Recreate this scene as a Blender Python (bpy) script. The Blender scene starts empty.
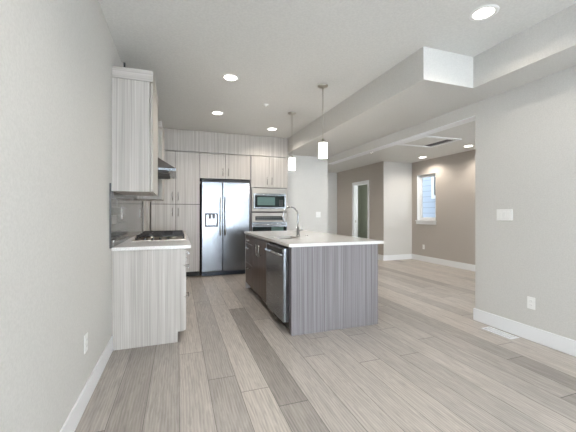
import bpy, bmesh, math, random
from mathutils import Vector, Matrix
random.seed(7)
S = bpy.context.scene
COL = S.collection
PI = math.pi

# ---------------------------------------------------------------- camera
cd = bpy.data.cameras.new('camera'); cam = bpy.data.objects.new('camera', cd); COL.objects.link(cam)
cam.location = (0, 0, 1.223); cam.rotation_euler = (PI/2, 0, math.radians(-19.312))
cd.sensor_width = 36; cd.lens = 36*312.4/576; cd.shift_y = -3.3/576; cd.clip_start = .05
S.camera = cam
# ---------------------------------------------------------------- world, big lights, exposure
W = bpy.data.worlds.new('world'); S.world = W; W.use_nodes = True
bg = W.node_tree.nodes['Background']; bg.inputs[0].default_value = (.80, .89, 1, 1); bg.inputs[1].default_value = 2.2
S.view_settings.view_transform = 'Standard'; S.view_settings.look = 'None'
S.view_settings.gamma = 1; S.view_settings.use_curve_mapping = False
S.view_settings.exposure = 0.44

def area(name, loc, rot, sx, sy, power, col):
    l = bpy.data.lights.new(name, 'AREA'); l.shape = 'RECTANGLE'; l.size = sx; l.size_y = sy
    l.energy = power; l.color = col
    o = bpy.data.objects.new(name, l); COL.objects.link(o); o.location = loc; o.rotation_euler = rot
    return o
# added area lights acting as daylight at openings put in out of view
area('added_daylight_patio', (1.35, -3.55, 1.25), (PI/2, 0, 0), 3.2, 2.2, 200, (.85, .92, 1))
area('added_daylight_family', (4.6, -.95, 1.45), (PI/2, 0, 0), 1.9, 1.7, 110, (.90, .95, 1))
area('added_daylight_side_room', (6.05, 7.9, 1.5), (0, PI/2, 0), 1.2, 1.2, 18, (.95, 1, .95))  # added to brighten the room behind the door

# ---------------------------------------------------------------- materials
def nm(name):
    m = bpy.data.materials.new(name); m.use_nodes = True
    nt = m.node_tree; b = nt.nodes['Principled BSDF']
    return m, nt, b
def lk(nt, a, b): nt.links.new(a, b)
def plain(name, col, rough=.5, metal=0, emit=None, estr=0, spec=None):
    m, nt, b = nm(name)
    b.inputs['Base Color'].default_value = (*col, 1); b.inputs['Roughness'].default_value = rough
    b.inputs['Metallic'].default_value = metal
    n = nt.nodes.new('ShaderNodeTexNoise'); n.inputs['Scale'].default_value = 60
    g = nt.nodes.new('ShaderNodeNewGeometry'); lk(nt, g.outputs['Position'], n.inputs['Vector'])
    mr = nt.nodes.new('ShaderNodeMapRange'); mr.inputs[3].default_value = max(rough-.03, 0); mr.inputs[4].default_value = min(rough+.03, 1)
    lk(nt, n.outputs[0], mr.inputs[0]); lk(nt, mr.outputs[0], b.inputs['Roughness'])
    if emit: b.inputs['Emission Color'].default_value = (*emit, 1); b.inputs['Emission Strength'].default_value = estr
    return m
def paint(name, col, scale=90, bump=.12):
    m, nt, b = nm(name); b.inputs['Roughness'].default_value = .75
    b.inputs['Specular IOR Level'].default_value = .25
    g = nt.nodes.new('ShaderNodeNewGeometry')
    n = nt.nodes.new('ShaderNodeTexNoise'); n.inputs['Scale'].default_value = scale; n.inputs['Detail'].default_value = 3
    lk(nt, g.outputs['Position'], n.inputs['Vector'])
    r = nt.nodes.new('ShaderNodeValToRGB'); r.color_ramp.elements[0].position = .35; r.color_ramp.elements[1].position = .65
    r.color_ramp.elements[0].color = (*[c*.955 for c in col], 1); r.color_ramp.elements[1].color = (*[min(1, c*1.03) for c in col], 1)
    lk(nt, n.outputs[0], r.inputs[0]); lk(nt, r.outputs[0], b.inputs['Base Color'])
    bp = nt.nodes.new('ShaderNodeBump'); bp.inputs['Strength'].default_value = bump; bp.inputs['Distance'].default_value = .004
    lk(nt, n.outputs[0], bp.inputs['Height']); lk(nt, bp.outputs[0], b.inputs['Normal'])
    return m
def streak(name, ca, cb, cc, rough=.42, scl=(95, 95, 1.1), off=0, mix=.6):
    """textured laminate: long thin grain streaks"""
    m, nt, b = nm(name); b.inputs['Roughness'].default_value = rough
    g = nt.nodes.new('ShaderNodeNewGeometry')
    def noise(s, det):
        mp = nt.nodes.new('ShaderNodeMapping'); mp.inputs['Scale'].default_value = s; mp.inputs['Location'].default_value = (off, off*1.7, off)
        n = nt.nodes.new('ShaderNodeTexNoise'); n.inputs['Scale'].default_value = 1; n.inputs['Detail'].default_value = det
        lk(nt, g.outputs['Position'], mp.inputs[0]); lk(nt, mp.outputs[0], n.inputs['Vector']); return n
    n1 = noise(scl, 3); n2 = noise(tuple(s*.27 for s in scl), 2)
    r = nt.nodes.new('ShaderNodeValToRGB'); e = r.color_ramp.elements
    e[0].position = .33; e[0].color = (*ca, 1); e[1].position = .66; e[1].color = (*cc, 1)
    k = r.color_ramp.elements.new(.5); k.color = (*cb, 1)
    mx = nt.nodes.new('ShaderNodeMath'); mx.operation = 'MULTIPLY_ADD'; mx.inputs[1].default_value = mix
    m2 = nt.nodes.new('ShaderNodeMath'); m2.operation = 'MULTIPLY'; m2.inputs[1].default_value = 1-mix
    lk(nt, n2.outputs[0], m2.inputs[0]); lk(nt, n1.outputs[0], mx.inputs[0]); lk(nt, m2.outputs[0], mx.inputs[2])
    lk(nt, mx.outputs[0], r.inputs[0]); lk(nt, r.outputs[0], b.inputs['Base Color'])
    return m
def floor_mat():
    m, nt, b = nm('oak_plank_floor'); b.inputs['Roughness'].default_value = .42
    g = nt.nodes.new('ShaderNodeNewGeometry'); sp = nt.nodes.new('ShaderNodeSeparateXYZ'); lk(nt, g.outputs['Position'], sp.inputs[0])
    def math_(op, a, bb=None, c=None):
        n = nt.nodes.new('ShaderNodeMath'); n.operation = op
        for i, v in enumerate((a, bb, c)):
            if v is None: continue
            if isinstance(v, (int, float)): n.inputs[i].default_value = v
            else: lk(nt, v, n.inputs[i])
        return n.outputs[0]
    X, Y = sp.outputs[0], sp.outputs[1]
    PW, PL = .198, 2.1
    row = math_('FLOOR', math_('DIVIDE', math_('SUBTRACT', X, .005), PW))
    yy = math_('ADD', math_('DIVIDE', Y, PL), math_('FRACT', math_('MULTIPLY', math_('SINE', math_('MULTIPLY_ADD', row, 6.545, 8.902)), 7.3)))
    colm = math_('FLOOR', yy)
    rnd = math_('FRACT', math_('MULTIPLY', math_('SINE', math_('ADD', math_('MULTIPLY_ADD', row, .43245932, 4.21573299), math_('MULTIPLY', colm, 6.2628803))), 9.7))
    # grain
    cx = nt.nodes.new('ShaderNodeCombineXYZ')
    lk(nt, math_('ADD', math_('MULTIPLY', X, 40), math_('MULTIPLY', rnd, 91)), cx.inputs[0])
    lk(nt, math_('ADD', math_('MULTIPLY', Y, 3.6), math_('MULTIPLY', rnd, 37)), cx.inputs[1])
    gn = nt.nodes.new('ShaderNodeTexNoise'); gn.inputs['Scale'].default_value = 1; gn.inputs['Detail'].default_value = 6
    gn.inputs['Roughness'].default_value = .65; gn.inputs['Distortion'].default_value = 1.2
    lk(nt, cx.outputs[0], gn.inputs['Vector'])
    cx2 = nt.nodes.new('ShaderNodeCombineXYZ')
    lk(nt, math_('ADD', math_('MULTIPLY', X, 11), math_('MULTIPLY', rnd, 53)), cx2.inputs[0])
    lk(nt, math_('ADD', math_('MULTIPLY', Y, 1.6), math_('MULTIPLY', rnd, 19)), cx2.inputs[1])
    wv = nt.nodes.new('ShaderNodeTexWave'); wv.inputs['Scale'].default_value = 1.6; wv.inputs['Distortion'].default_value = 7
    wv.inputs['Detail'].default_value = 3; wv.inputs['Detail Scale'].default_value = .6
    lk(nt, cx2.outputs[0], wv.inputs['Vector'])
    r = nt.nodes.new('ShaderNodeValToRGB'); e = r.color_ramp.elements
    e[0].position = 0; e[0].color = (.305, .275, .248, 1); e[1].position = 1; e[1].color = (.53, .48, .43, 1)
    for p, c in ((.22, (.345, .312, .284)), (.42, (.43, .393, .36)), (.62, (.495, .452, .412))):
        k = e.new(p); k.color = (*c, 1)
    lk(nt, rnd, r.inputs[0])
    gr = math_('ADD', math_('MULTIPLY', gn.outputs[0], 1.5), math_('MULTIPLY', wv.outputs[0], .22))
    mr = nt.nodes.new('ShaderNodeMapRange'); mr.inputs[1].default_value = .5; mr.inputs[2].default_value = 1.15
    mr.inputs[3].default_value = .68; mr.inputs[4].default_value = 1.14
    lk(nt, gr, mr.inputs[0])
    # joints
    fx = math_('FRACT', math_('DIVIDE', math_('SUBTRACT', X, .005), PW)); fy = math_('FRACT', yy)
    jx = math_('GREATER_THAN', math_('ABSOLUTE', math_('SUBTRACT', fx, .5)), .5-.011)
    jy = math_('GREATER_THAN', math_('ABSOLUTE', math_('SUBTRACT', fy, .5)), .5-.0016)
    jj = math_('SUBTRACT', 1, math_('MULTIPLY', math_('MAXIMUM', jx, jy), .55))
    tot = math_('MULTIPLY', mr.outputs[0], jj)
    vm = nt.nodes.new('ShaderNodeVectorMath'); vm.operation = 'SCALE'
    lk(nt, r.outputs[0], vm.inputs[0]); lk(nt, tot, vm.inputs['Scale']); lk(nt, vm.outputs[0], b.inputs['Base Color'])
    bp = nt.nodes.new('ShaderNodeBump'); bp.inputs['Strength'].default_value = .15; bp.inputs['Distance'].default_value = .002
    lk(nt, tot, bp.inputs['Height']); lk(nt, bp.outputs[0], b.inputs['Normal'])
    return m
def steel(name, col=(.25, .265, .285), rough=.2, axis='Z'):
    m, nt, b = nm(name); b.inputs['Metallic'].default_value = 1; b.inputs['Base Color'].default_value = (*col, 1)
    g = nt.nodes.new('ShaderNodeNewGeometry'); mp = nt.nodes.new('ShaderNodeMapping')
    mp.inputs['Scale'].default_value = (3, 3, 400) if axis == 'H' else (400, 400, 3)
    n = nt.nodes.new('ShaderNodeTexNoise'); n.inputs['Scale'].default_value = 1
    lk(nt, g.outputs['Position'], mp.inputs[0]); lk(nt, mp.outputs[0], n.inputs['Vector'])
    mr = nt.nodes.new('ShaderNodeMapRange'); mr.inputs[3].default_value = rough-.06; mr.inputs[4].default_value = rough+.08
    lk(nt, n.outputs[0], mr.inputs[0]); lk(nt, mr.outputs[0], b.inputs['Roughness'])
    return m
def tile_mat():
    m, nt, b = nm('grey_glass_tile'); b.inputs['Roughness'].default_value = .12
    g = nt.nodes.new('ShaderNodeNewGeometry'); sp = nt.nodes.new('ShaderNodeSeparateXYZ'); cb = nt.nodes.new('ShaderNodeCombineXYZ')
    lk(nt, g.outputs['Position'], sp.inputs[0]); lk(nt, sp.outputs[1], cb.inputs[0]); lk(nt, sp.outputs[2], cb.inputs[1])
    t = nt.nodes.new('ShaderNodeTexBrick'); t.inputs['Scale'].default_value = 1
    t.inputs['Color1'].default_value = (.15, .165, .175, 1); t.inputs['Color2'].default_value = (.24, .25, .255, 1)
    t.inputs['Mortar'].default_value = (.27, .27, .27, 1); t.inputs['Mortar Size'].default_value = .0025
    t.inputs['Brick Width'].default_value = .30; t.inputs['Row Height'].default_value = .075
    lk(nt, cb.outputs[0], t.inputs['Vector']); lk(nt, t.outputs[0], b.inputs['Base Color'])
    return m
def quartz():
    m, nt, b = nm('white_quartz'); b.inputs['Roughness'].default_value = .13
    g = nt.nodes.new('ShaderNodeNewGeometry'); n = nt.nodes.new('ShaderNodeTexNoise'); n.inputs['Scale'].default_value = 220
    lk(nt, g.outputs['Position'], n.inputs['Vector'])
    r = nt.nodes.new('ShaderNodeValToRGB'); r.color_ramp.elements[0].color = (.62, .61, .59, 1); r.color_ramp.elements[1].color = (.80, .79, .77, 1)
    r.color_ramp.elements[0].position = .3; r.color_ramp.elements[1].position = .55
    lk(nt, n.outputs[0], r.inputs[0]); lk(nt, r.outputs[0], b.inputs['Base Color']); return m
def siding():
    m, nt, b = nm('lap_siding'); b.inputs['Roughness'].default_value = .7
    g = nt.nodes.new('ShaderNodeNewGeometry'); sp = nt.nodes.new('ShaderNodeSeparateXYZ'); lk(nt, g.outputs['Position'], sp.inputs[0])
    d = nt.nodes.new('ShaderNodeMath'); d.operation = 'DIVIDE'; d.inputs[1].default_value = .2; lk(nt, sp.outputs[2], d.inputs[0])
    f = nt.nodes.new('ShaderNodeMath'); f.operation = 'FRACT'; lk(nt, d.outputs[0], f.inputs[0])
    r = nt.nodes.new('ShaderNodeValToRGB'); e = r.color_ramp.elements
    e[0].position = 0; e[0].color = (.20, .23, .27, 1); e[1].position = .12; e[1].color = (.46, .52, .60, 1)
    lk(nt, f.outputs[0], r.inputs[0]); lk(nt, r.outputs[0], b.inputs['Base Color']); return m

M = {}
M['wall'] = paint('wall_paint', (.615, .605, .578)); M['ceil'] = paint('ceiling_paint', (.70, .695, .67), 55, .4)
M['taupe'] = paint('taupe_wall_paint', (.47, .43, .39))
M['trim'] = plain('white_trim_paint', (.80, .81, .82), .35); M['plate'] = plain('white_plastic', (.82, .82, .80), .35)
M['floor'] = floor_mat()
M['wood'] = streak('light_grey_laminate', (.36, .328, .297), (.475, .443, .407), (.59, .562, .528))
M['woodh'] = streak('light_grey_laminate_horizontal', (.36, .328, .297), (.475, .443, .407), (.59, .562, .528), scl=(1.5, 1.5, 95))
M['edge'] = plain('pale_edge_banding', (.62, .61, .60), .4)
M['dark'] = streak('slate_brown_laminate', (.12, .106, .112), (.22, .202, .212), (.35, .33, .345), rough=.38, off=5, scl=(240, 240, .8), mix=.75)
M['shaded_door'] = streak('shaded_island_laminate', (.042, .023, .016), (.075, .044, .032), (.12, .078, .06), rough=.33, off=9)  # island laminate with its shade and warm floor reflection painted in
M['quartz'] = quartz(); M['tile'] = tile_mat()
M['steel'] = steel('brushed_steel'); M['steelh'] = steel('brushed_steel_horizontal', axis='H', rough=.24)
M['handle'] = plain('satin_nickel_handle', (.48, .48, .47), .25, 1); M['chrome'] = plain('polished_chrome', (.45, .45, .46), .08, 1); M['nickel'] = plain('brushed_nickel', (.55, .53, .48), .3, 1)
M['black'] = plain('black_plastic', (.012, .012, .014), .3); M['iron'] = plain('cast_iron', (.018, .018, .02), .5)
M['glassblk'] = plain('black_glass', (.012, .02, .022), .04); M['glassgreen'] = plain('greenish_glass', (.10, .17, .16), .08)
M['lens'] = plain('lit_frosted_lens', (1, 1, 1), .5, 0, (1, .95, .88), 7)
M['shade'] = plain('lit_opal_glass', (1, 1, 1), .2, 0, (1, .985, .96), 2.2)
M['dim'] = plain('dark_grey', (.08, .08, .085), .6); M['gap'] = plain('shadow_gap_black', (.02, .02, .02), .8)  # black carcasses paint the shade in door gaps; the bracket is truly black
M['green'] = paint('sage_wall_paint', (.36, .39, .33)); M['siding'] = siding()
M['vinyl'] = plain('white_vinyl', (.85, .87, .88), .3)
def glass():
    m, nt, b = nm('window_glass'); b.inputs['Transmission Weight'].default_value = 1; b.inputs['Roughness'].default_value = 0
    b.inputs['IOR'].default_value = 1.02; b.inputs['Base Color'].default_value = (.97, .99, 1, 1)
    return m
M['glass'] = glass()

# ---------------------------------------------------------------- mesh helpers
class MB:
    def __init__(s): s.bm = bmesh.new()
    def box(s, x0, x1, y0, y1, z0, z1, bev=0, seg=1):
        r = bmesh.ops.create_cube(s.bm, size=1); vs = r['verts']
        bmesh.ops.scale(s.bm, vec=(abs(x1-x0), abs(y1-y0), abs(z1-z0)), verts=vs)
        bmesh.ops.translate(s.bm, vec=((x0+x1)/2, (y0+y1)/2, (z0+z1)/2), verts=vs)
        if bev:
            es = list({e for v in vs for e in v.link_edges})
            bmesh.ops.bevel(s.bm, geom=es, offset=bev, segments=seg, affect='EDGES', profile=.5)
        return s
    def tube(s, pts, r, n=12, cap=True):
        pts = [Vector(p) for p in pts]; rings = []
        prev = None
        for i, p in enumerate(pts):
            if i == 0: t = pts[1]-p
            elif i == len(pts)-1: t = p-pts[i-1]
            else: t = (pts[i+1]-p).normalized()+(p-pts[i-1]).normalized()
            t.normalize()
            if prev is None:
                a = Vector((0, 0, 1)) if abs(t.z) < .9 else Vector((1, 0, 0)); u = t.cross(a).normalized()
            else: u = (prev-t*prev.dot(t)).normalized()
            prev = u; v = t.cross(u); rr = r[i] if isinstance(r, (list, tuple)) else r
            rings.append([s.bm.verts.new(p+(u*math.cos(2*PI*k/n)+v*math.sin(2*PI*k/n))*rr) for k in range(n)])
        for a, b in zip(rings, rings[1:]):
            for k in range(n): s.bm.faces.new((a[k], a[(k+1) % n], b[(k+1) % n], b[k])).smooth = True
        if cap: s.bm.faces.new(rings[0][::-1]); s.bm.faces.new(rings[-1])
        return s
    def lathe(s, c, prof, n=32, cap=True):
        """profile (r, z) revolved round the vertical through c"""
        rings = [[s.bm.verts.new((c[0]+r*math.cos(2*PI*k/n), c[1]+r*math.sin(2*PI*k/n), c[2]+z)) for k in range(n)] for r, z in prof]
        for a, b in zip(rings, rings[1:]):
            for k in range(n): s.bm.faces.new((a[k], a[(k+1) % n], b[(k+1) % n], b[k])).smooth = True
        if cap: s.bm.faces.new(rings[0][::-1]); s.bm.faces.new(rings[-1])
        return s
    def prism(s, poly, axis, a0, a1):
        """polygon in the plane normal to axis, extruded from a0 to a1"""
        def P(p, a): return {'x': (a, p[0], p[1]), 'y': (p[0], a, p[1]), 'z': (p[0], p[1], a)}[axis]
        A = [s.bm.verts.new(P(p, a0)) for p in poly]; B = [s.bm.verts.new(P(p, a1)) for p in poly]
        s.bm.faces.new(A); s.bm.faces.new(B[::-1]); n = len(poly)
        for k in range(n): s.bm.faces.new((A[k], B[k], B[(k+1) % n], A[(k+1) % n]))
        return s
    def build(s, name, mat, root=None, world=True):
        bmesh.ops.recalc_face_normals(s.bm, faces=s.bm.faces)
        o = (root_origin(root) if root else Vector((0, 0, 0)))
        bmesh.ops.translate(s.bm, vec=-o, verts=s.bm.verts)
        me = bpy.data.meshes.new(name); s.bm.to_mesh(me); s.bm.free(); me.materials.append(mat)
        ob = bpy.data.objects.new(name, me); COL.objects.link(ob)
        if root: ob.parent = root
        return ob
def root_origin(r):
    v = Vector((0, 0, 0))
    while r is not None: v += r.location; r = r.parent
    return v
def tag(o, label, cat=None, group=None, kind=None):
    o['label'] = label
    if cat: o['category'] = cat
    if group: o['group'] = group
    if kind: o['kind'] = kind
    return o
def thing(name, label, cat, loc, group=None):
    o = bpy.data.objects.new(name, None); COL.objects.link(o); o.location = loc; o.empty_display_size = .1
    return tag(o, label, cat, group)
def struct(name, mb, mat, label, cat):
    return tag(mb.build(name, mat), label, cat, kind='structure')
def recentre(o, loc):
    """put the origin of a single-mesh thing at its own base"""
    loc = Vector(loc); o.data.transform(Matrix.Translation(-loc)); o.location = loc
    return o

# ---------------------------------------------------------------- dimensions
L = -.559; XR = 3.191; XR2 = 3.33; YE = 2.653; YN = -3.3; YB = 6.86; YS = 6.383; XD = 4.94; XW = 5.832; YJ = 6.722; YF = 9.2
H = 2.787; HS = 2.476; HB = 2.332; HF = 2.54; XS = 2.173; XU = 2.797; YSF = 2.349; YF0 = -.7; FC = 6.2

# ---------------------------------------------------------------- structure
struct('floor', MB().box(L-.15, 8, YN-.15, YF+.15, -.12, 0), M['floor'], 'grey brown oak plank floor running towards the kitchen', 'floor')
mb = MB().box(L-.15, XR2+.02, YN-.15, YB+.15, H, H+.12)
struct('ceiling', mb, M['ceil'], 'high grey textured ceiling over the kitchen', 'ceiling')
mb = MB().box(XR+.001, 8, YF0-.15, YF+.15, HF, HF+.12)
struct('ceiling', mb, M['ceil'], 'low ceiling over the family room beyond the header', 'ceiling')
struct('wall_left', MB().box(L-.15, L, YN-.15, YB+.15, 0, H), M['wall'], 'long pale grey wall on the left', 'wall')
struct('wall_back', MB().box(L, XS+.05, YB, YB+.15, 0, H), M['wall'], 'wall behind the tall cabinets', 'wall')
# wall with opening behind the camera (patio doors added to admit daylight)
mb = MB().box(L, -.25, YN-.15, YN, 0, H).box(2.95, XR, YN-.15, YN, 0, H).box(-.25, 2.95, YN-.15, YN, 2.35, H).box(-.25, 2.95, YN-.15, YN, 0, .10)
struct('wall_front', mb, M['wall'], 'wall with an opening for added patio doors behind the viewer', 'wall')
mb = MB().box(XR, XR2, YN-.15, YE, 0, H)
struct('wall_right', mb, M['wall'], 'pale wall on the right ending beside the family room opening', 'wall')
# stub wall at the far end of the header
mb = MB().box(XS+.003, XR, YS, YS+.14, 0, HS+.01).box(XR-.14, XR, YS+.14, YF, 0, HF)
struct('wall_stub', mb, M['wall'], 'white wall panel between oven cabinet and hallway', 'wall')
# soffit
mb = MB().prism([(XS, YSF), (XU, YSF), (XU, YN), (XR, YN), (XR, YB), (XS, YB)], 'z', HS, H)
struct('trim_1', mb, M['wall'], 'dropped soffit with square end over the island', 'soffit')
mb = MB().box(XR, XR2, YE-.001, YF, HB, H)
struct('trim_2', mb, M['wall'], 'long header beam over the family room opening', 'beam')
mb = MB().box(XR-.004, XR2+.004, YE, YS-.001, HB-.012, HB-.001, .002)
struct('painted_lit_underside', mb, M['trim'], 'added white strip painting the lit header underside', 'trim')  # white strip stands in for light on the header underside
# family room
dy0, dy1, dz = 7.42, 8.16, 2.05
bm_walls = MB().box(XD, XD+.13, YJ, dy0, 0, HF).box(XD, XD+.13, dy1, YF, 0, HF).box(XD, XD+.13, dy0, dy1, dz, HF)

struct('wall_hall', bm_walls, M['taupe'], 'taupe hallway wall with the bedroom door', 'wall')
struct('wall_corner', MB().box(XD+.13, XW+.13, YJ, YJ+.13, 0, HF).box(XD+.001, XD+.13, YJ-.004, YJ+.13, 0, HF), M['wall'], 'pale wall return between hallway corner and window wall', 'wall')
struct('wall_far', MB().box(XR-.14, XD+.2, YF, YF+.13, 0, HF), M['wall'], 'pale wall at the end of the hallway', 'wall')
wy0, wy1, wz0, wz1 = 5.91, 6.53, 1.03, 2.19
mb = MB().box(XW, XW+.13, YF0, wy0, 0, HF).box(XW, XW+.13, wy1, YJ, 0, HF).box(XW, XW+.13, wy0, wy1, 0, wz0).box(XW, XW+.13, wy0, wy1, wz1, HF)
struct('wall_window', mb, M['taupe'], 'taupe family room wall with the narrow window', 'wall')
mb = MB().box(XR2, 3.6, YF0-.13, YF0, 0, HF).box(5.6, XW+.13, YF0-.13, YF0, 0, HF).box(3.6, 5.6, YF0-.13, YF0, 2.3, HF).box(3.6, 5.6, YF0-.13, YF0, 0, .6)
struct('wall_family', mb, M['taupe'], 'near family room wall with an added unseen window', 'wall')
# little room behind the open door
mb = MB().box(XW, XW+.13, YJ+.13, 7.3, 0, HF).box(XW, XW+.13, 8.5, YF+.13, 0, HF).box(XW, XW+.13, 7.3, 8.5, 0, .9).box(XW, XW+.13, 7.3, 8.5, 2.1, HF)  # includes a window hole cut for the added side light
mb.box(XD+.2, XW, YF, YF+.13, 0, HF)
struct('wall_bedroom', mb, M['green'], 'green walls of the room behind the open door', 'wall')

# baseboards
def base(name, pts, label, h=.135, t=.016):
    mb = MB()
    for (x0, y0, x1, y1) in pts: mb.box(min(x0, x1), max(x0, x1), min(y0, y1), max(y0, y1), 0, h, .003)
    return struct(name, mb, M['trim'], label, 'baseboard')
base('baseboard_left', [(L, YN, L+.012, 3.12)], 'white baseboard along the left wall')
base('baseboard_right', [(XR-.016, YN, XR, YE+.016), (XR, YE, XR2, YE+.016), (XR2, YN+3, XR2+.016, YE+.016)], 'white baseboard wrapping the right wall end')
base('baseboard_window', [(XW-.016, YF0, XW, YJ-.004)], 'white baseboard under the family room window')
base('baseboard_corner', [(XD-.016, YJ-.02, XW-.016, YJ-.004)], 'short white baseboard on the wall return')
base('baseboard_hall', [(XD-.016, YJ-.004, XD, dy0-.07), (XD-.016, dy1+.07, XD, YF)], 'white baseboard along the hallway wall')
base('baseboard_far', [(XR, YF-.016, XD-.016, YF)], 'white baseboard at the hallway end')
base('baseboard_stub', [(XS, YS-.016, XR, YS), (XR, YS-.016, XR+.016, YF-.016)], 'white baseboard on the stub wall')

# ---------------------------------------------------------------- windows and doors
w = tag(thing('window_1', 'narrow white framed window in the taupe wall', 'window', (XW, 6.21, wz0)), 'narrow white framed window in the taupe wall', kind='structure')
mb = MB()
t = .040
for a in ((wy0, wy0+t, wz0, wz1), (wy1-t, wy1, wz0, wz1), (wy0+t, wy1-t, wz0, wz0+t), (wy0+t, wy1-t, wz1-t, wz1)): mb.box(XW+.075, XW+.125, *a, .004)
mb.build('window_frame', M['vinyl'], w)
mb = MB()
for a in ((wy0+t, wy0+t+.035, wz0+t, wz1-t), (wy1-t-.035, wy1-t, wz0+t, wz1-t), (wy0+t+.035, wy1-t-.035, wz0+t, wz0+t+.035), (wy0+t+.035, wy1-t-.035, wz1-t-.035, wz1-t)): mb.box(XW+.085, XW+.115, *a, .003)
mb.build('sash', M['vinyl'], w)
MB().box(XW+.097, XW+.103, wy0+t+.03, wy1-t-.03, wz0+t+.03, wz1-t-.03).build('glass_pane', M['glass'], w)
MB().box(XW-.004, XW+.074, wy1-.008, wy1, wz0, wz1, .001).box(XW-.004, XW+.074, wy0, wy0+.008, wz0, wz1, .001).box(XW-.004, XW+.074, wy0+.008, wy1-.008, wz1-.008, wz1, .001).build('jamb_lining', M['trim'], w)
MB().box(XW-.04, XW+.074, wy0-.03, wy1+.03, wz0-.022, wz0, .004).build('window_sill', M['trim'], w)
MB().box(XW-.018, XW, wy0-.02, wy1+.02, wz0-.10, wz0-.022, .003).build('apron', M['trim'], w)

p = tag(thing('added_patio_doors', 'wide glazed patio doors behind the viewer', 'window', (1.35, YN, .1)), 'wide glazed patio doors behind the viewer', kind='structure')  # doors added behind the camera as a daylight source
mb = MB()
for x in (-.25, .79, 1.83, 2.87): mb.box(x, x+.08, YN-.11, YN-.04, .1, 2.35, .004)
mb.box(-.17, 2.87, YN-.11, YN-.04, .1, .2).box(-.17, 2.87, YN-.11, YN-.04, 2.27, 2.35)
mb.build('door_frame', M['vinyl'], p)
MB().box(-.17, 2.87, YN-.078, YN-.072, .2, 2.27).build('glass_pane', M['glass'], p)
p = tag(thing('added_family_window', 'wide window on the near family room wall', 'window', (4.6, YF0, .6)), 'wide window on the near family room wall', kind='structure')  # window added out of view to light the family room
mb = MB()
for x in (3.6, 4.57, 5.54): mb.box(x, x+.06, YF0-.1, YF0-.04, .6, 2.3, .004)
mb.box(3.66, 5.54, YF0-.1, YF0-.04, .6, .66).box(3.66, 5.54, YF0-.1, YF0-.04, 2.24, 2.3)
mb.build('window_frame', M['vinyl'], p)
MB().box(3.66, 5.54, YF0-.072, YF0-.068, .66, 2.24).build('glass_pane', M['glass'], p)

d = tag(thing('door_1', 'white door standing open in the hallway wall', 'door', (XD, (dy0+dy1)/2, 0)), 'white door standing open in the hallway wall', kind='structure')
c = .07
MB().box(XD-.018, XD, dy0-c, dy0, 0, dz+c, .003).box(XD-.018, XD, dy1, dy1+c, 0, dz+c, .003).box(XD-.018, XD, dy0, dy1, dz, dz+c, .003).build('door_casing', M['trim'], d)
MB().box(XD, XD+.13, dy0, dy0+.018, 0, dz).box(XD, XD+.13, dy1-.018, dy1, 0, dz).box(XD, XD+.13, dy0+.018, dy1-.018, dz-.018, dz).build('door_jamb', M['trim'], d)
mb = MB().box(XD+.135, XD+.84, dy0+.02, dy0+.058, .012, dz-.03, .002)
for z0, z1 in ((.2, .95), (1.1, 1.88)):
    mb.box(XD+.25, XD+.73, dy0+.057, dy0+.062, z0, z1, .002)
sl = mb.build('door_slab', M['trim'], d)
mb = MB()
for z in (.25, 1.0, 1.8): mb.box(XD+.118, XD+.14, dy0+.014, dy0+.028, z, z+.09)
mb.build('hinge', M['nickel'], sl)
MB().tube([(XD+.78, dy0+.06, .95), (XD+.78, dy0+.10, .95), (XD+.68, dy0+.10, .95)], .011).build('lever_handle', M['nickel'], sl)
MB().box(XD+.04, XD+.075, dy1-.0205, dy1-.018, .93, 1.0).build('strike_plate', M['nickel'], d)

# neighbouring house outside the window
nh = thing('neighbouring_house', 'blue grey lap sided house outside the narrow window', 'house', (8.6, 7, -.5))
MB().box(8.6, 11, 4.5, 10.5, -.5, 5.2).build('wall', M['siding'], nh)
fw = MB().box(8.53, 8.6, 8.73, 8.85, 1.72, 3.1).box(8.53, 8.6, 7.8, 7.92, 1.72, 3.1).box(8.53, 8.6, 7.92, 8.73, 2.98, 3.1).box(8.53, 8.6, 7.92, 8.73, 1.72, 1.84).build('window', M['vinyl'], nh)
MB().box(8.57, 8.6, 7.92, 8.73, 1.84, 2.98).build('pane', M['glassblk'], fw)
MB().prism([(8.3, 5.2), (11.3, 5.2), (9.8, 6.3)], 'y', 4.3, 10.7).build('roof', M['dim'], nh)
recentre(tag(MB().box(7.15, 30, -20, 25, -.6, -.5).build('side_yard', paint('gravel', (.35, .34, .31))), 'gravel side yard below the neighbouring house', 'ground', kind='structure'), (12, 2, -.5))

# ---------------------------------------------------------------- cabinetry helpers
# frames map (u along the run, n outward from the face plane, z) to a world box
class Frame:
    def __init__(s, kind, plane): s.k = kind; s.p = plane
    def box(s, mb, u0, u1, n0, n1, z0, z1, bev=0):
        if s.k == 'L': mb.box(s.p+n0, s.p+n1, u0, u1, z0, z1, bev)
        elif s.k == 'I': mb.box(s.p-n1, s.p-n0, u0, u1, z0, z1, bev)
        else: mb.box(u0, u1, s.p-n1, s.p-n0, z0, z1, bev)
        return mb
    def pt(s, u, n, z):
        return {'L': (s.p+n, u, z), 'I': (s.p-n, u, z), 'K': (u, s.p-n, z)}[s.k]
def bar(fr, u, z, length, vertical, r=.0055, out=.032):
    h = length/2; mb = MB()
    a, b = ((u, z-h), (u, z+h)) if vertical else ((u-h, z), (u+h, z))
    mb.tube([fr.pt(a[0], out, a[1]), fr.pt(b[0], out, b[1])], r, 10)
    for q in (-.75, .75):
        uu, zz = (u, z+q*h) if vertical else (u+q*h, z)
        mb.tube([fr.pt(uu, 0, zz), fr.pt(uu, out, zz)], r*.8, 8)
    return mb
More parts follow.
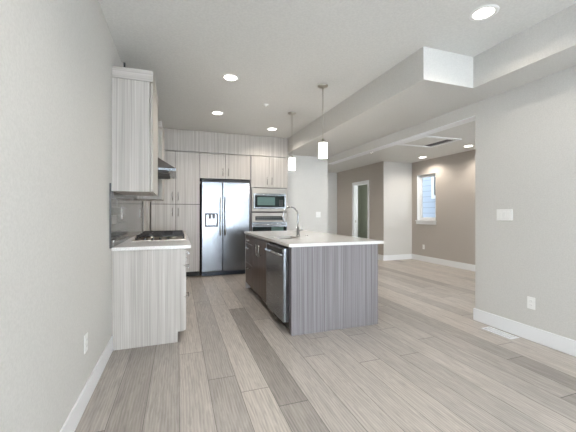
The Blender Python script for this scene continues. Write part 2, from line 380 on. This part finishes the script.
def cabinet(name, label, cat, fr, u0, u1, z0, z1, depth, fronts, mat, toe=0, group=None, extra=None, carc=None):
    """fronts: (kind, u0, u1, z0, z1, handle) with handle (u, z, length, vertical) or None"""
    r = thing(name, label, cat, fr.pt((u0+u1)/2, -depth/2, z0), group)
    mb = MB(); fr.box(mb, u0+.001, u1-.001, -depth, -.026, z0+toe, z1)
    if toe: fr.box(mb, u0+.001, u1-.001, -depth, -.09, z0+.001, z0+toe)
    mb.build('carcass', carc or mat, r)
    for k, a0, a1, b0, b1, hd in fronts:
        g = .0028
        f = fr.box(MB(), a0+g, a1-g, -.02, 0, b0+g, b1-g, .0012).build(k, mat, r)
        if hd: bar(fr, *hd).build('handle', M['handle'], f)
    return r

# ---- left run
FL = Frame('L', .068)
CT = .884
def drawers(u0, u1, splits, zs):
    um = (u0+u1)/2
    return [('drawer', u0, u1, a, b, (um, z, .16, False)) for (a, b), z in zip(splits, zs)]
D0 = .617
cabinet('base_cabinet', 'pale laminate drawer cabinet nearest the viewer on the left', 'cabinet', FL, 3.145, 3.80, 0, CT-.002, D0,
        drawers(3.145, 3.80, [(.10, .42), (.42, .72), (.72, .875)], [.36, .66, .80]), M['wood'], .10, carc=M['wood'])
cabinet('base_cabinet', 'pale laminate drawer cabinet under the gas cooktop', 'cabinet', FL, 3.80, 4.70, 0, CT-.002, D0,
        drawers(3.80, 4.70, [(.10, .46), (.46, .72), (.72, .875)], [.38, .635, .80]), M['wood'], .10)
cabinet('base_cabinet', 'pale laminate base cabinet farthest along the left counter', 'cabinet', FL, 4.70, 5.60, 0, CT-.002, D0,
        [('drawer', 4.70, 5.60, .72, .875, (5.15, .80, .16, False)), ('door', 4.70, 5.15, .10, .72, (5.11, .62, .16, True)), ('door', 5.15, 5.60, .10, .72, (5.19, .62, .16, True))], M['wood'], .10)
ep = MB().prism([(L+.001, 0.001), (-.007, 0.001), (-.007, .10), (.048, .10), (.048, CT-.002), (L+.001, CT-.002)], 'y', 3.127, 3.144).build('end_panel', M['wood'])
recentre(tag(ep, 'pale streaked end panel closing the left counter run', 'panel'), (-.25, 3.135, 0))
ct = MB().box(L+.001, .112, 3.107, 5.62, CT, .915, .003).build('countertop', M['quartz'])
recentre(tag(ct, 'white quartz worktop on the left wall carrying the cooktop', 'countertop'), (-.22, 4.36, CT))

# backsplash (sits on the wall)
bs = thing('tile_backsplash', 'grey glass tile backsplash above the left counter', 'backsplash', (L, 4.3, .915))
MB().box(L+.001, L+.011, 3.04, 5.62, .916, 1.412).box(L+.001, L+.011, 3.885, 4.785, 1.414, 1.70).build('tile_field', M['tile'], bs)
MB().box(L+.001, L+.015, 3.026, 3.039, .916, 1.477, .001).build('edge_trim', M['steel'], bs)
MB().box(L+.001, L+.015, 5.621, 5.626, .916, 1.412).build('edge_trim', M['dim'], bs)

def outlet(name, label, fr, u, z, wd=.072, ht=.115, kind='outlet', gangs=1, group=None):
    r = thing(name, label, {'outlet': 'outlet', 'switch': 'light switch'}[kind], fr.pt(u, 0, z-ht/2), group)
    fr.box(MB(), u-wd/2, u+wd/2, .0005, .006, z-ht/2, z+ht/2, .002).build('wall_plate', M['plate'], r)
    if kind == 'outlet':
        for s in (-1, 1):
            o = fr.box(MB(), u-.017, u+.017, .006, .009, z+s*.02-.014, z+s*.02+.014, .0012).build('socket', M['plate'], r)
            mb = MB(); fr.box(mb, u-.008, u-.0065, .009, .0095, z+s*.02-.004, z+s*.02+.006); fr.box(mb, u+.0065, u+.008, .009, .0095, z+s*.02-.004, z+s*.02+.006)
            mb.build('slot', M['dim'], o)
    else:
        for g in range(gangs):
            uu = u+(g-(gangs-1)/2)*.046
            fr.box(MB(), uu-.016, uu+.016, .006, .010, z-.033, z+.033, .0015).build('rocker', M['plate'], r)
    return r
FLW = Frame('L', L); FB = Frame('L', L+.011); FR = Frame('I', XR); FWW = Frame('I', XW); FST = Frame('K', YS)
outlet('wall_outlet', 'white outlet low on the left wall near baseboard', FLW, 2.30, .394)
outlet('wall_outlet', 'white outlet on the tile below the near wall cabinet', FB, 3.573, 1.215)
outlet('wall_outlet', 'white outlet on the tile near the far counter end', FB, 5.196, 1.215)
outlet('wall_outlet', 'white outlet low on the pale right wall', FR, 2.053, .358)
outlet('wall_outlet', 'white outlet below the narrow window', FWW, 6.30, .361)
outlet('light_switch', 'triple white rocker switch on the right wall', FR, 2.315, 1.20, .165, .118, 'switch', 3)
outlet('light_switch', 'white double switch on the wall behind the faucet', FST, 2.954, 1.18, .116, .125, 'switch', 2)

# ---- upper cabinets on the left wall
FU = Frame('L', L+.335)
def upper(label, u0, u1, handles):
    um = (u0+u1)/2
    r = cabinet('wall_cabinet', label, 'cabinet', FU, u0, u1, 1.415, 2.424, .333,
            [('door', u0, um, 1.415, 2.42, None), ('door', um, u1, 1.415, 2.42, None)], M['wood'])
    MB().box(L+.002, L+.338, u0-.002, u1+.002, 2.428, 2.528, .0015).build('crown_panel', M['woodh'], r)
    return r
upper('pale wall cabinet nearest the viewer with doors facing right', 3.13, 3.88, 0)
upper('pale wall cabinet beyond the range hood', 4.79, 5.55, 0)
br = MB().box(-.47, -.455, 3.16, 3.175, 2.529, 2.585).box(-.47, -.42, 3.16, 3.175, 2.529, 2.537).build('metal_bracket', M['gap'])
recentre(tag(br, 'tiny black bracket standing on the near wall cabinet', 'bracket'), (-.46, 3.167, 2.529))

# ---- range hood
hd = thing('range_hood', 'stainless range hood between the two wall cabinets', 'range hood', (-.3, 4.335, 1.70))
MB().prism([(L+.002, 1.745), (-.035, 1.745), (-.215, 1.855), (L+.002, 2.02)], 'y', 3.885, 4.785).build('canopy', plain('steel_dark_reflection', (.045, .034, .026), .5), hd)  # stainless canopy, its dark brown reflection painted as flat colour
MB().box(L+.002, -.03, 3.884, 4.786, 1.712, 1.744, .003).build('lip', M['steelh'], hd)
mb = MB()
for k in range(3):
    y = 3.93+k*.285
    mb.box(-.47, -.11, y, y+.24, 1.700, 1.711)
    for j in range(11): mb.box(-.46+.031*j, -.445+.031*j, y+.01, y+.23, 1.696, 1.701)
mb.build('filter', M['dim'], hd)
MB().box(L+.002, L+.27, 4.2, 4.47, 1.95, H-.001, .002).build('chimney', M['steelh'], hd)
for y in (4.0, 4.67): MB().lathe((-.10, y, 1.703), [(.022, 0), (.022, .008)], 16).build('hood_lamp', M['nickel'], hd)
for y in (4.05, 4.35, 4.62):
    l = bpy.data.lights.new('hood_lamp_light', 'SPOT'); l.energy = .9; l.color = (1, .55, .32); l.spot_size = 1.0; l.shadow_soft_size = .02
    o = bpy.data.objects.new('hood_lamp_light', l); COL.objects.link(o); o.location = (-.44, y, 1.690); o.rotation_euler = (0, .12, 0)

# ---- cooktop
ck = thing('gas_cooktop', 'black grated gas cooktop set in the left worktop', 'cooktop', (-.2, 4.25, .9155))
MB().box(-.47, .082, 3.74, 4.70, .9155, .922, .002).build('steel_deck', plain('satin_steel_deck', (.60, .55, .48), .3, 1), ck)
cells = [(3.84, 4.12), (4.12, 4.40), (4.40, 4.68)]
for i, (a, b) in enumerate(cells):
    mb = MB(); x0, x1 = -.435, .055
    for x in (x0, x1): mb.box(x-.008, x+.008, a+.004, b-.004, .950, .974, .003)
    for y in (a+.012, b-.012): mb.box(x0, x1, y-.008, y+.008, .950, .974, .003)
    xm = (x0+x1)/2; ym = (a+b)/2
    mb.box(xm-.007, xm+.007, a+.01, b-.01, .950, .968, .002)
    for x in (x0+.12, x1-.12):
        mb.box(x-.006, x+.006, a+.01, ym-.04, .950, .972, .002).box(x-.006, x+.006, ym+.04, b-.01, .950, .972, .002)
        mb.box(x-.10, x-.03, ym-.006, ym+.006, .950, .972, .002).box(x+.03, x+.10, ym-.006, ym+.006, .950, .972, .002)
    for x in (x0, x1):
        for y in (a+.014, b-.014): mb.box(x-.009, x+.009, y-.009, y+.009, .922, .95, .002)
    mb.build('grate', M['iron'], ck)
    for x in ((x0+.12, x1-.12) if i != 1 else (xm,)):
        bn = MB().lathe((x, ym, .922), [(.05, 0), (.05, .008), (.038, .012), (.034, .02)], 24).build('burner', M['nickel'], ck)
        MB().lathe((x, ym, .9421), [(.032, 0), (.034, .004), (.030, .009), (.004, .010)], 24).build('burner_cap', M['iron'], bn)
for k in range(5):
    MB().lathe((.068-.5+.08*k, 3.775, .9222), [(.018, 0), (.018, .004), (.014, .006), (.013, .022), (.011, .024)], 16).build('knob', M['steel'], ck)

# ---- back run: tall pantry, over-fridge cabinet, oven tower, fascia
FK = Frame('K', FC); DB = YB-FC-.003; ZT = 2.372
PX0, PX1, FX1, OX0, OX1 = -.476, .385, 1.37, 1.39, 2.15
um = -.052
cabinet('pantry_cabinet', 'tall pale pantry cabinet left of the refrigerator with four doors', 'cabinet', FK, PX0, PX1, 0, ZT, DB,
        [('door', PX0, um, 1.385, ZT, (um-.055, 1.53, .16, True)), ('door', um, PX1, 1.385, ZT, (um+.045, 1.53, .16, True)),
         ('door', PX0, um, .10, 1.38, (um-.055, 1.235, .16, True)), ('door', um, PX1, .10, 1.38, (um+.045, 1.235, .16, True))], M['wood'], .10, carc=M['gap'])
fp = MB().box(L+.001, PX0-.016, FC+.002, FC+.022, 0, ZT).build('filler_panel', M['wood'])
recentre(tag(fp, 'narrow pale filler strip between left wall and pantry', 'panel'), (-.51, FC+.012, 0))
fm = .872
cabinet('refrigerator_cabinet', 'pale two door cabinet above the refrigerator', 'cabinet', FK, PX1+.002, FX1, 1.885, ZT, DB,
        [('door', PX1+.002, fm, 1.885, ZT, (fm-.055, 2.015, .15, True)), ('door', fm, FX1, 1.885, ZT, (fm+.055, 2.015, .15, True))], M['wood'], carc=M['gap'])
fpn = MB().box(FX1+.001, OX0-.003, FC-.004, YB-.003, 0, ZT).build('divider_panel', M['dark'])
recentre(tag(fpn, 'thin dark upright panel between refrigerator and ovens', 'panel'), (1.38, 6.5, 0))
om = 1.764
tw = thing('oven_cabinet', 'tall pale cabinet holding microwave and wall oven', 'cabinet', (1.77, 6.5, 0))
mb = MB()
mb.box(OX0, OX0+.018, FC+.022, YB-.003, 0, ZT).box(OX1-.018, OX1, FC+.022, YB-.003, 0, ZT).box(OX0+.018, OX1-.018, YB-.02, YB-.003, 0, ZT)
for z in (.10, .50, 1.225, 1.715, ZT-.018): mb.box(OX0+.018, OX1-.018, FC+.022, YB-.02, z, z+.018)
mb.build('carcass', M['gap'], tw)
for a, b, hu in ((OX0, om, om-.05), (om, OX1, om+.05)):
    f = FK.box(MB(), a+.002, b-.002, -.02, 0, 1.738, ZT-.002, .0012).build('door', M['wood'], tw)
    bar(FK, hu, 1.87, .15, True).build('handle', M['handle'], f)
f = FK.box(MB(), OX0+.002, OX1-.002, -.02, 0, .12, .49, .0012).build('drawer', M['wood'], tw)
bar(FK, om, .42, .2, False).build('handle', M['handle'], f)
fa = MB().box(L+.001, OX1+.02, FC+.002, FC+.022, ZT+.012, H-.002).build('fascia_panel', M['wood'])
recentre(tag(fa, 'long pale fascia above the back cabinets up to the ceiling', 'panel'), (.8, FC+.012, ZT+.006))
ep = MB().box(OX1+.002, XS-.002, FC, YS-.003, 0, ZT).build('end_panel', M['wood'])
recentre(tag(ep, 'slim pale end panel right of the wall oven', 'panel'), (2.16, 6.29, 0))

# ---- microwave
mw = thing('built_in_microwave', 'steel trimmed built-in microwave above the wall oven', 'microwave', (om, FC, 1.245))
a0, a1, b0, b1 = OX0+.008, OX1-.008, 1.250, 1.725
g0, g1, h0, h1 = 1.455, 2.085, 1.335, 1.575
MB().box(OX0+.022, OX1-.022, FC+.024, YB-.05, 1.247, 1.712).build('body', M['dim'], mw)
mb = MB()
FK.box(mb, a0, g0-.03, .0, .022, b0, b1, .003); FK.box(mb, g1+.03, a1, 0, .022, b0, b1, .003)
FK.box(mb, g0-.03, g1+.03, 0, .022, h1+.04, b1, .003); FK.box(mb, g0-.03, g1+.03, 0, .022, b0, h0-.035, .003)
mb.build('trim_kit', plain('warm_satin_steel', (.27, .25, .225), .36, 1), mw)
FK.box(MB(), g0-.028, g1+.028, 0, .034, h0-.033, h1+.038, .004).build('door', M['steelh'], mw)
FK.box(MB(), g0, g1, .034, .037, h0, h1, .001).build('black_glass', M['glassblk'], mw)
FK.box(MB(), g0+.05, g0+.42, .0372, .038, h0+.04, h1-.035).build('window', M['glassgreen'], mw)
mb = MB()
for i in range(4):
    for j in range(3): FK.box(mb, g1-.115+j*.03, g1-.098+j*.03, .0372, .0385, h0+.03+i*.032, h0+.048+i*.032)
mb.build('keypad', M['dim'], mw)
bar(FK, (g0+g1)/2, h1+.018, .56, False, .006, .055).build('handle', M['steel'], mw)
# ---- wall oven
ov = thing('wall_oven', 'stainless wall oven below the microwave', 'oven', (om, FC, .52))
MB().box(OX0+.022, OX1-.022, FC+.024, YB-.05, .52, 1.22).build('body', M['dim'], ov)
FK.box(MB(), a0, a1, 0, .024, 1.035, 1.222, .003).build('control_housing', plain('warm_satin_steel_panel', (.27, .25, .225), .36, 1), ov)
cp = FK.box(MB(), 1.465, 2.045, .024, .027, 1.066, 1.150, .001).build('control_panel', M['glassblk'], ov)
mb = MB()
for i in range(14):
    for j in range(2): FK.box(mb, 1.49+i*.038, 1.512+i*.038, .0272, .0283, 1.082+j*.032, 1.096+j*.032)
mb.build('button', plain('grey_key_print', (.16, .16, .16), .5), cp)
dr = FK.box(MB(), a0, a1, 0, .028, .525, 1.028, .003).build('oven_door', M['steelh'], ov)
FK.box(MB(), a0+.012, a1-.012, .028, .031, .60, .935, .001).build('oven_glass', M['glassblk'], dr)
FK.box(MB(), 1.80, a1-.08, .0312, .0322, .64, .925).build('window', M['glassgreen'], dr)  # greenish reflection painted as a lighter plate on the oven glass
bar(FK, om, .985, .68, False, .010, .06).build('handle', M['chrome'], dr)

# ---- refrigerator
rf = thing('refrigerator', 'stainless side by side refrigerator with ice dispenser', 'refrigerator', (.88, 6.4, 0))
RX0, RX1, RS = .412, 1.345, .806; FF = Frame('K', 6.13)
MB().box(RX0+.004, RX1-.004, 6.20, YB-.03, .02, 1.815, .004).build('body', M['dim'], rf)
def fdoor(n, x0, x1, hx):
    f = FF.box(MB(), x0, x1, -.068, 0, .095, 1.82, .010).build(n, M['steel'], rf)
    mb = MB()
    pts = [FF.pt(hx, -.003, .78), FF.pt(hx, .03, .80)]+[FF.pt(hx, .048+.006*math.sin(PI*k/8), .83+.65*k/8) for k in range(9)]+[FF.pt(hx, .03, 1.51), FF.pt(hx, -.003, 1.53)]
    mb.tube(pts, .013, 12).build('handle', M['handle'], f)
    return f
fz = fdoor('freezer_door', RX0+.002, RS-.003, .762); fr_ = fdoor('refrigerator_door', RS+.003, RX1-.002, .850)
dp = FF.box(MB(), .478, .712, .0005, .006, .958, 1.345, .002).build('ice_dispenser', M['steelh'], fz)
mb = MB()
FF.box(mb, .470, .720, .006, .016, .952, .982, .002); FF.box(mb, .470, .500, .006, .016, .982, 1.20, .002); FF.box(mb, .690, .720, .006, .016, .982, 1.20, .002); FF.box(mb, .478, .712, .006, .014, 1.185, 1.215, .002)
FF.box(mb, .54, .59, .006, .02, 1.11, 1.185, .002); FF.box(mb, .61, .66, .006, .02, 1.11, 1.185, .002)
mb.build('dispenser_bezel', M['black'], fz)
FF.box(MB(), .90+.28, .90+.36, .0005, .002, 1.745, 1.757).build('badge', M['chrome'], fr_)
mb = MB(); FF.box(mb, RX0+.01, RX1-.01, -.05, -.03, .012, .085)
for k in range(4): FF.box(mb, RX0+.10, RX1-.10, -.03, -.022, .022+k*.015, .030+k*.015)
mb.build('base_grille', plain('blue_black_grille', (.03, .045, .07), .35), rf)
MB().box(RX0+.002, RX1-.002, 6.14, 6.22, 1.825, 1.86, .003).build('hinge_cover', M['black'], rf)

# ---------------------------------------------------------------- island
FI = Frame('I', 1.027); IX0, IX1 = 1.057, 2.067; ZI = CT-.002
ep = MB().box(IX0, IX1, 2.911, 2.985, 0, ZI, .001).build('island_end_panel', M['dark'])
recentre(tag(ep, 'wide slate streaked panel facing the viewer on the island', 'panel'), (1.57, 2.95, 0))
bp_ = MB().box(IX1-.02, IX1, 2.986, 5.03, 0, ZI, .001).build('island_back_panel', M['dark'])
recentre(tag(bp_, 'slate streaked panel along the seating side of the island', 'panel'), (2.057, 4, 0))
ep = MB().box(1.027, IX1-.021, 5.012, 5.03, 0, ZI, .001).build('island_end_panel', M['edge'])
recentre(tag(ep, 'pale edged panel closing the far end of the island', 'panel'), (1.55, 5.02, 0))
cabinet('sink_cabinet', 'sink cabinet with painted-in shade beside the dishwasher in the island', 'cabinet', FI, 3.652, 4.53, 0, ZI-.24, .60,
        [], M['shaded_door'], .10, carc=M['shaded_door'])
sc = [o for o in COL.objects if o.name.startswith('sink_cabinet')][0]
for a, b, hu in ((3.652, 4.075, 4.02), (4.075, 4.53, 4.15)):
    f = FI.box(MB(), a+.002, b-.002, -.02, 0, .102, .868, .0012).build('door', M['shaded_door'], sc)
    bar(FI, hu, .715, .155, True, .006).build('handle', M['handle'], f)
FI.box(MB(), 3.652, 4.53, -.03, -.022, ZI-.238, ZI).build('apron_rail', M['shaded_door'], sc)
cabinet('drawer_cabinet', 'drawer cabinet with painted-in shade at the far end of the island', 'cabinet', FI, 4.531, 5.01, 0, ZI, .60,
        [('drawer', 4.531, 5.01, .74, .868, (4.74, .80, .20, False)), ('drawer', 4.531, 5.01, .43, .738, (4.74, .685, .20, False)), ('drawer', 4.531, 5.01, .102, .428, (4.74, .375, .20, False))], M['shaded_door'], .10)
# dishwasher
FD = Frame('I', 1.000)
dw = thing('dishwasher', 'stainless dishwasher built into the near island end', 'dishwasher', (1.3, 3.32, 0))
FD.box(MB(), 3.02, 3.47, -.58, -.034, .10, .86).build('tub', M['dim'], dw)
f = FD.box(MB(), 2.995, 3.645, -.032, 0, .105, .862, .004).build('door', M['steelh'], dw)
FD.box(MB(), 3.04, 3.60, .0003, .002, .805, .85).build('pocket', M['black'], f)
pts = [FD.pt(3.02, -.002, .79), FD.pt(3.03, .022, .79), FD.pt(3.60, .022, .79), FD.pt(3.61, -.002, .79)]
MB().tube(pts, .012, 12).build('handle', M['chrome'], f)
FD.box(MB(), 2.995, 3.645, -.10, -.085, .004, .10).build('toe_kick', M['black'], dw)

# countertop with sink cut-out
sx0, sx1, sy0, sy1 = 1.13, 1.41, 3.50, 3.92
mb = MB(); X0, X1, Y0, Y1 = 1.020, 2.125, 2.882, 5.075
o_ = [(X0, Y0), (X1, Y0), (X1, Y1), (X0, Y1)]; i_ = [(sx0, sy0), (sx1, sy0), (sx1, sy1), (sx0, sy1)]
V = {}
for nme, ring in (('o', o_), ('i', i_)):
    for z in (CT, .915): V[nme, z] = [mb.bm.verts.new((x, y, z)) for x, y in ring]
for k in range(4):
    j = (k+1) % 4
    for z in (CT, .915): mb.bm.faces.new((V['o', z][k], V['o', z][j], V['i', z][j], V['i', z][k]))
    for q in 'oi': mb.bm.faces.new((V[q, CT][k], V[q, CT][j], V[q, .915][j], V[q, .915][k]))
it = mb.build('countertop', M['quartz'])
recentre(tag(it, 'white quartz worktop on the island with the sink', 'countertop'), (1.58, 3.98, CT))
sk = thing('kitchen_sink', 'undermount steel sink in the island worktop', 'sink', (1.27, 3.71, .70))
mb = MB()
t = .004
mb.box(sx0-.012, sx0, sy0-.012, sy1+.012, .70, CT-.001).box(sx1, sx1+.012, sy0-.012, sy1+.012, .70, CT-.001)
mb.box(sx0, sx1, sy0-.012, sy0, .70, CT-.001).box(sx0, sx1, sy1, sy1+.012, .70, CT-.001).box(sx0, sx1, sy0, sy1, .70, .704)
mb.build('basin', M['steel'], sk)
MB().lathe((1.27, 3.71, .7042), [(.045, 0), (.045, .003), (.03, .001)], 24).build('drain', M['chrome'], sk)
# faucet
fc = thing('kitchen_faucet', 'chrome gooseneck pull-down faucet behind the island sink', 'faucet', (1.466, 3.79, .915))
fx, fy = 1.466, 3.79
MB().lathe((fx, fy, .9155), [(.028, 0), (.028, .006), (.022, .012), (.0195, .02), (.0195, .10), (.015, .115)], 24).build('base', M['chrome'], fc)
pts = [(fx, fy, 1.02), (fx, fy, 1.10), (fx, fy, 1.18)]
R_ = .108; cz = 1.185
for k in range(1, 17):
    a = PI*k/16*1.06
    pts.append((fx-R_+R_*math.cos(a), fy-.02*(1-math.cos(a)), cz+R_*math.sin(a)))
MB().tube(pts, .0105, 14).build('gooseneck', M['chrome'], fc)
e = Vector(pts[-1])
MB().tube([e+Vector((0, 0, .012)), e+Vector((.003, 0, -.01)), e+Vector((.012, 0, -.06)), e+Vector((.013, 0, -.068))], [.0125, .0145, .0165, .014], 14).build('spray_head', M['chrome'], fc)
MB().tube([(fx+.015, fy, .985), (fx+.05, fy, .99), (fx+.06, fy, .995)], [.012, .012, .010], 12).tube([(fx+.045, fy, .99), (fx+.055, fy, 1.05)], [.006, .004], 10).build('lever_handle', M['chrome'], fc)
sp_ = MB().lathe((1.60, 3.82, .9155), [(.022, 0), (.022, .006), (.016, .010), (.004, .011)], 20).build('air_switch', M['chrome'])
recentre(tag(sp_, 'small chrome button on the island behind the faucet', 'button'), (1.60, 3.82, .9155))

# ---------------------------------------------------------------- ceiling fixtures
def spot(x, y, z, e, col=(1, .92, .82), size=2.7):
    l = bpy.data.lights.new('downlight_lamp', 'SPOT'); l.energy = e; l.color = col; l.spot_size = size; l.spot_blend = .6; l.shadow_soft_size = .06
    o = bpy.data.objects.new('downlight_lamp', l); COL.objects.link(o); o.location = (x, y, z-.03)
def downlight(x, y, z, label, e):
    r = thing('recessed_light', label, 'ceiling light', (x, y, z))
    MB().lathe((x, y, z), [(.072, -.001), (.074, -.005), (.102, -.004), (.104, -.0005)], 36, cap=False).build('trim_ring', M['plate'], r)
    MB().lathe((x, y, z), [(.002, -.003), (.073, -.003), (.073, -.0005)], 36).build('lens', M['lens'], r)
    spot(x, y, z, e)
downlight(2.254, 1.802, H, 'round lit downlight nearest the viewer beside the soffit end', 18)
downlight(.567, 3.63, H, 'round lit downlight nearer of the two on the left ceiling', 27)
downlight(.577, 4.991, H, 'round lit downlight farther of the two on the left ceiling', 27)
downlight(1.648, 5.608, H, 'round lit downlight above the ovens near the soffit', 27)
downlight(5.468, 5.942, HF, 'round lit downlight in the family room above the window', 30)
downlight(5.405, 4.644, HF, 'round lit downlight in the family room near the opening edge', 30)
downlight(3.93, 5.86, HF, 'round lit downlight just beyond the header beam', 24)
downlight(3.5, 8.6, HF, 'extra hidden downlight over the hallway', 24)  # extra lamp kept out of sight behind the stub wall
downlight(.6, 1.0, H, 'added unseen downlight over the living area behind the viewer', 27)  # this and the next two lamps are added out of view as fill
downlight(.6, -1.4, H, 'added unseen downlight over the living area near the patio doors', 27)
downlight(2.1, -.9, H, 'added unseen downlight over the living area by the right soffit', 14)
sd = MB().lathe((1.193, 4.367, H), [(.042, -.0005), (.042, -.006), (.02, -.012), (.012, -.03), (.002, -.032)], 24).build('fire_sprinkler', M['plate'])
recentre(tag(sd, 'small white sprinkler cap on the kitchen ceiling', 'sprinkler'), (1.193, 4.367, H))

def pendant(x, y, label):
    r = thing('pendant_light', label, 'pendant light', (x, y, H), 'pendants over the island')
    MB().lathe((x, y, H), [(.062, -.0005), (.064, -.010), (.055, -.022), (.012, -.028), (.008, -.045)], 32).build('canopy', M['nickel'], r)
    MB().tube([(x, y, H-.03), (x, y, 2.125)], .0045, 8).build('stem', M['nickel'], r)
    MB().lathe((x, y, 2.078), [(.057, 0), (.057, .006), (.022, .012), (.016, .05), (.007, .055)], 32).build('cap', M['nickel'], r)
    MB().lathe((x, y, 1.895), [(.052, 0), (.055, .004), (.055, .182)], 32, cap=True).build('lamp_shade', M['shade'], r)
    l = bpy.data.lights.new('pendant_bulb', 'POINT'); l.energy = 5; l.color = (1, .93, .84); l.shadow_soft_size = .05
    o = bpy.data.objects.new('pendant_bulb', l); COL.objects.link(o); o.location = (x, y, 1.80)
pendant(1.676, 3.483, 'white glass pendant over the near part of the island')
pendant(1.68, 4.604, 'white glass pendant over the far part of the island')

# ceiling hatch in the family room
hx0, hx1, hy0, hy1 = 4.02, 4.70, 4.30, 4.90
ah = thing('ceiling_hatch', 'white framed access hatch in the family room ceiling', 'hatch', ((hx0+hx1)/2, (hy0+hy1)/2, HF))
MB().box(hx0-.07, hx0, hy0-.07, hy1+.07, HF-.018, HF-.001, .002).box(hx1, hx1+.07, hy0-.07, hy1+.07, HF-.018, HF-.001, .002).box(hx0, hx1, hy0-.07, hy0, HF-.018, HF-.001, .002).box(hx0, hx1, hy1, hy1+.07, HF-.018, HF-.001, .002).build('frame', M['trim'], ah)
MB().box(hx0+.005, hx1-.18, hy0+.005, hy1-.005, HF-.010, HF-.001).build('lid', M['ceil'], ah)
mb = MB().box(hx1-.175, hx1-.005, hy0+.005, hy1-.005, HF-.004, HF-.001)
mb.build('vent_slot', M['dim'], ah)

# floor register
vt = thing('floor_register', 'white slotted floor vent beside the right baseboard', 'floor vent', (3.1, 2.29, 0))
vx0, vx1, vy0, vy1 = 3.015, 3.140, 2.13, 2.44
mb = MB().box(vx0, vx0+.018, vy0, vy1, .001, .006, .001).box(vx1-.018, vx1, vy0, vy1, .001, .006, .001).box(vx0+.018, vx1-.018, vy0, vy0+.018, .001, .006, .001).box(vx0+.018, vx1-.018, vy1-.018, vy1, .001, .006, .001)
mb.box((vx0+vx1)/2-.004, (vx0+vx1)/2+.004, vy0+.018, vy1-.018, .001, .005)
mb.build('frame', M['trim'], vt)
MB().box(vx0+.018, vx1-.018, vy0+.018, vy1-.018, .0008, .0014).build('duct_opening', M['dim'], vt)
mb = MB()
n = 22
for k in range(n):
    y = vy0+.022+k*(vy1-vy0-.044)/n
    mb.box(vx0+.018, vx1-.018, y, y+.006, .0015, .004)
mb.build('louver', M['trim'], vt)
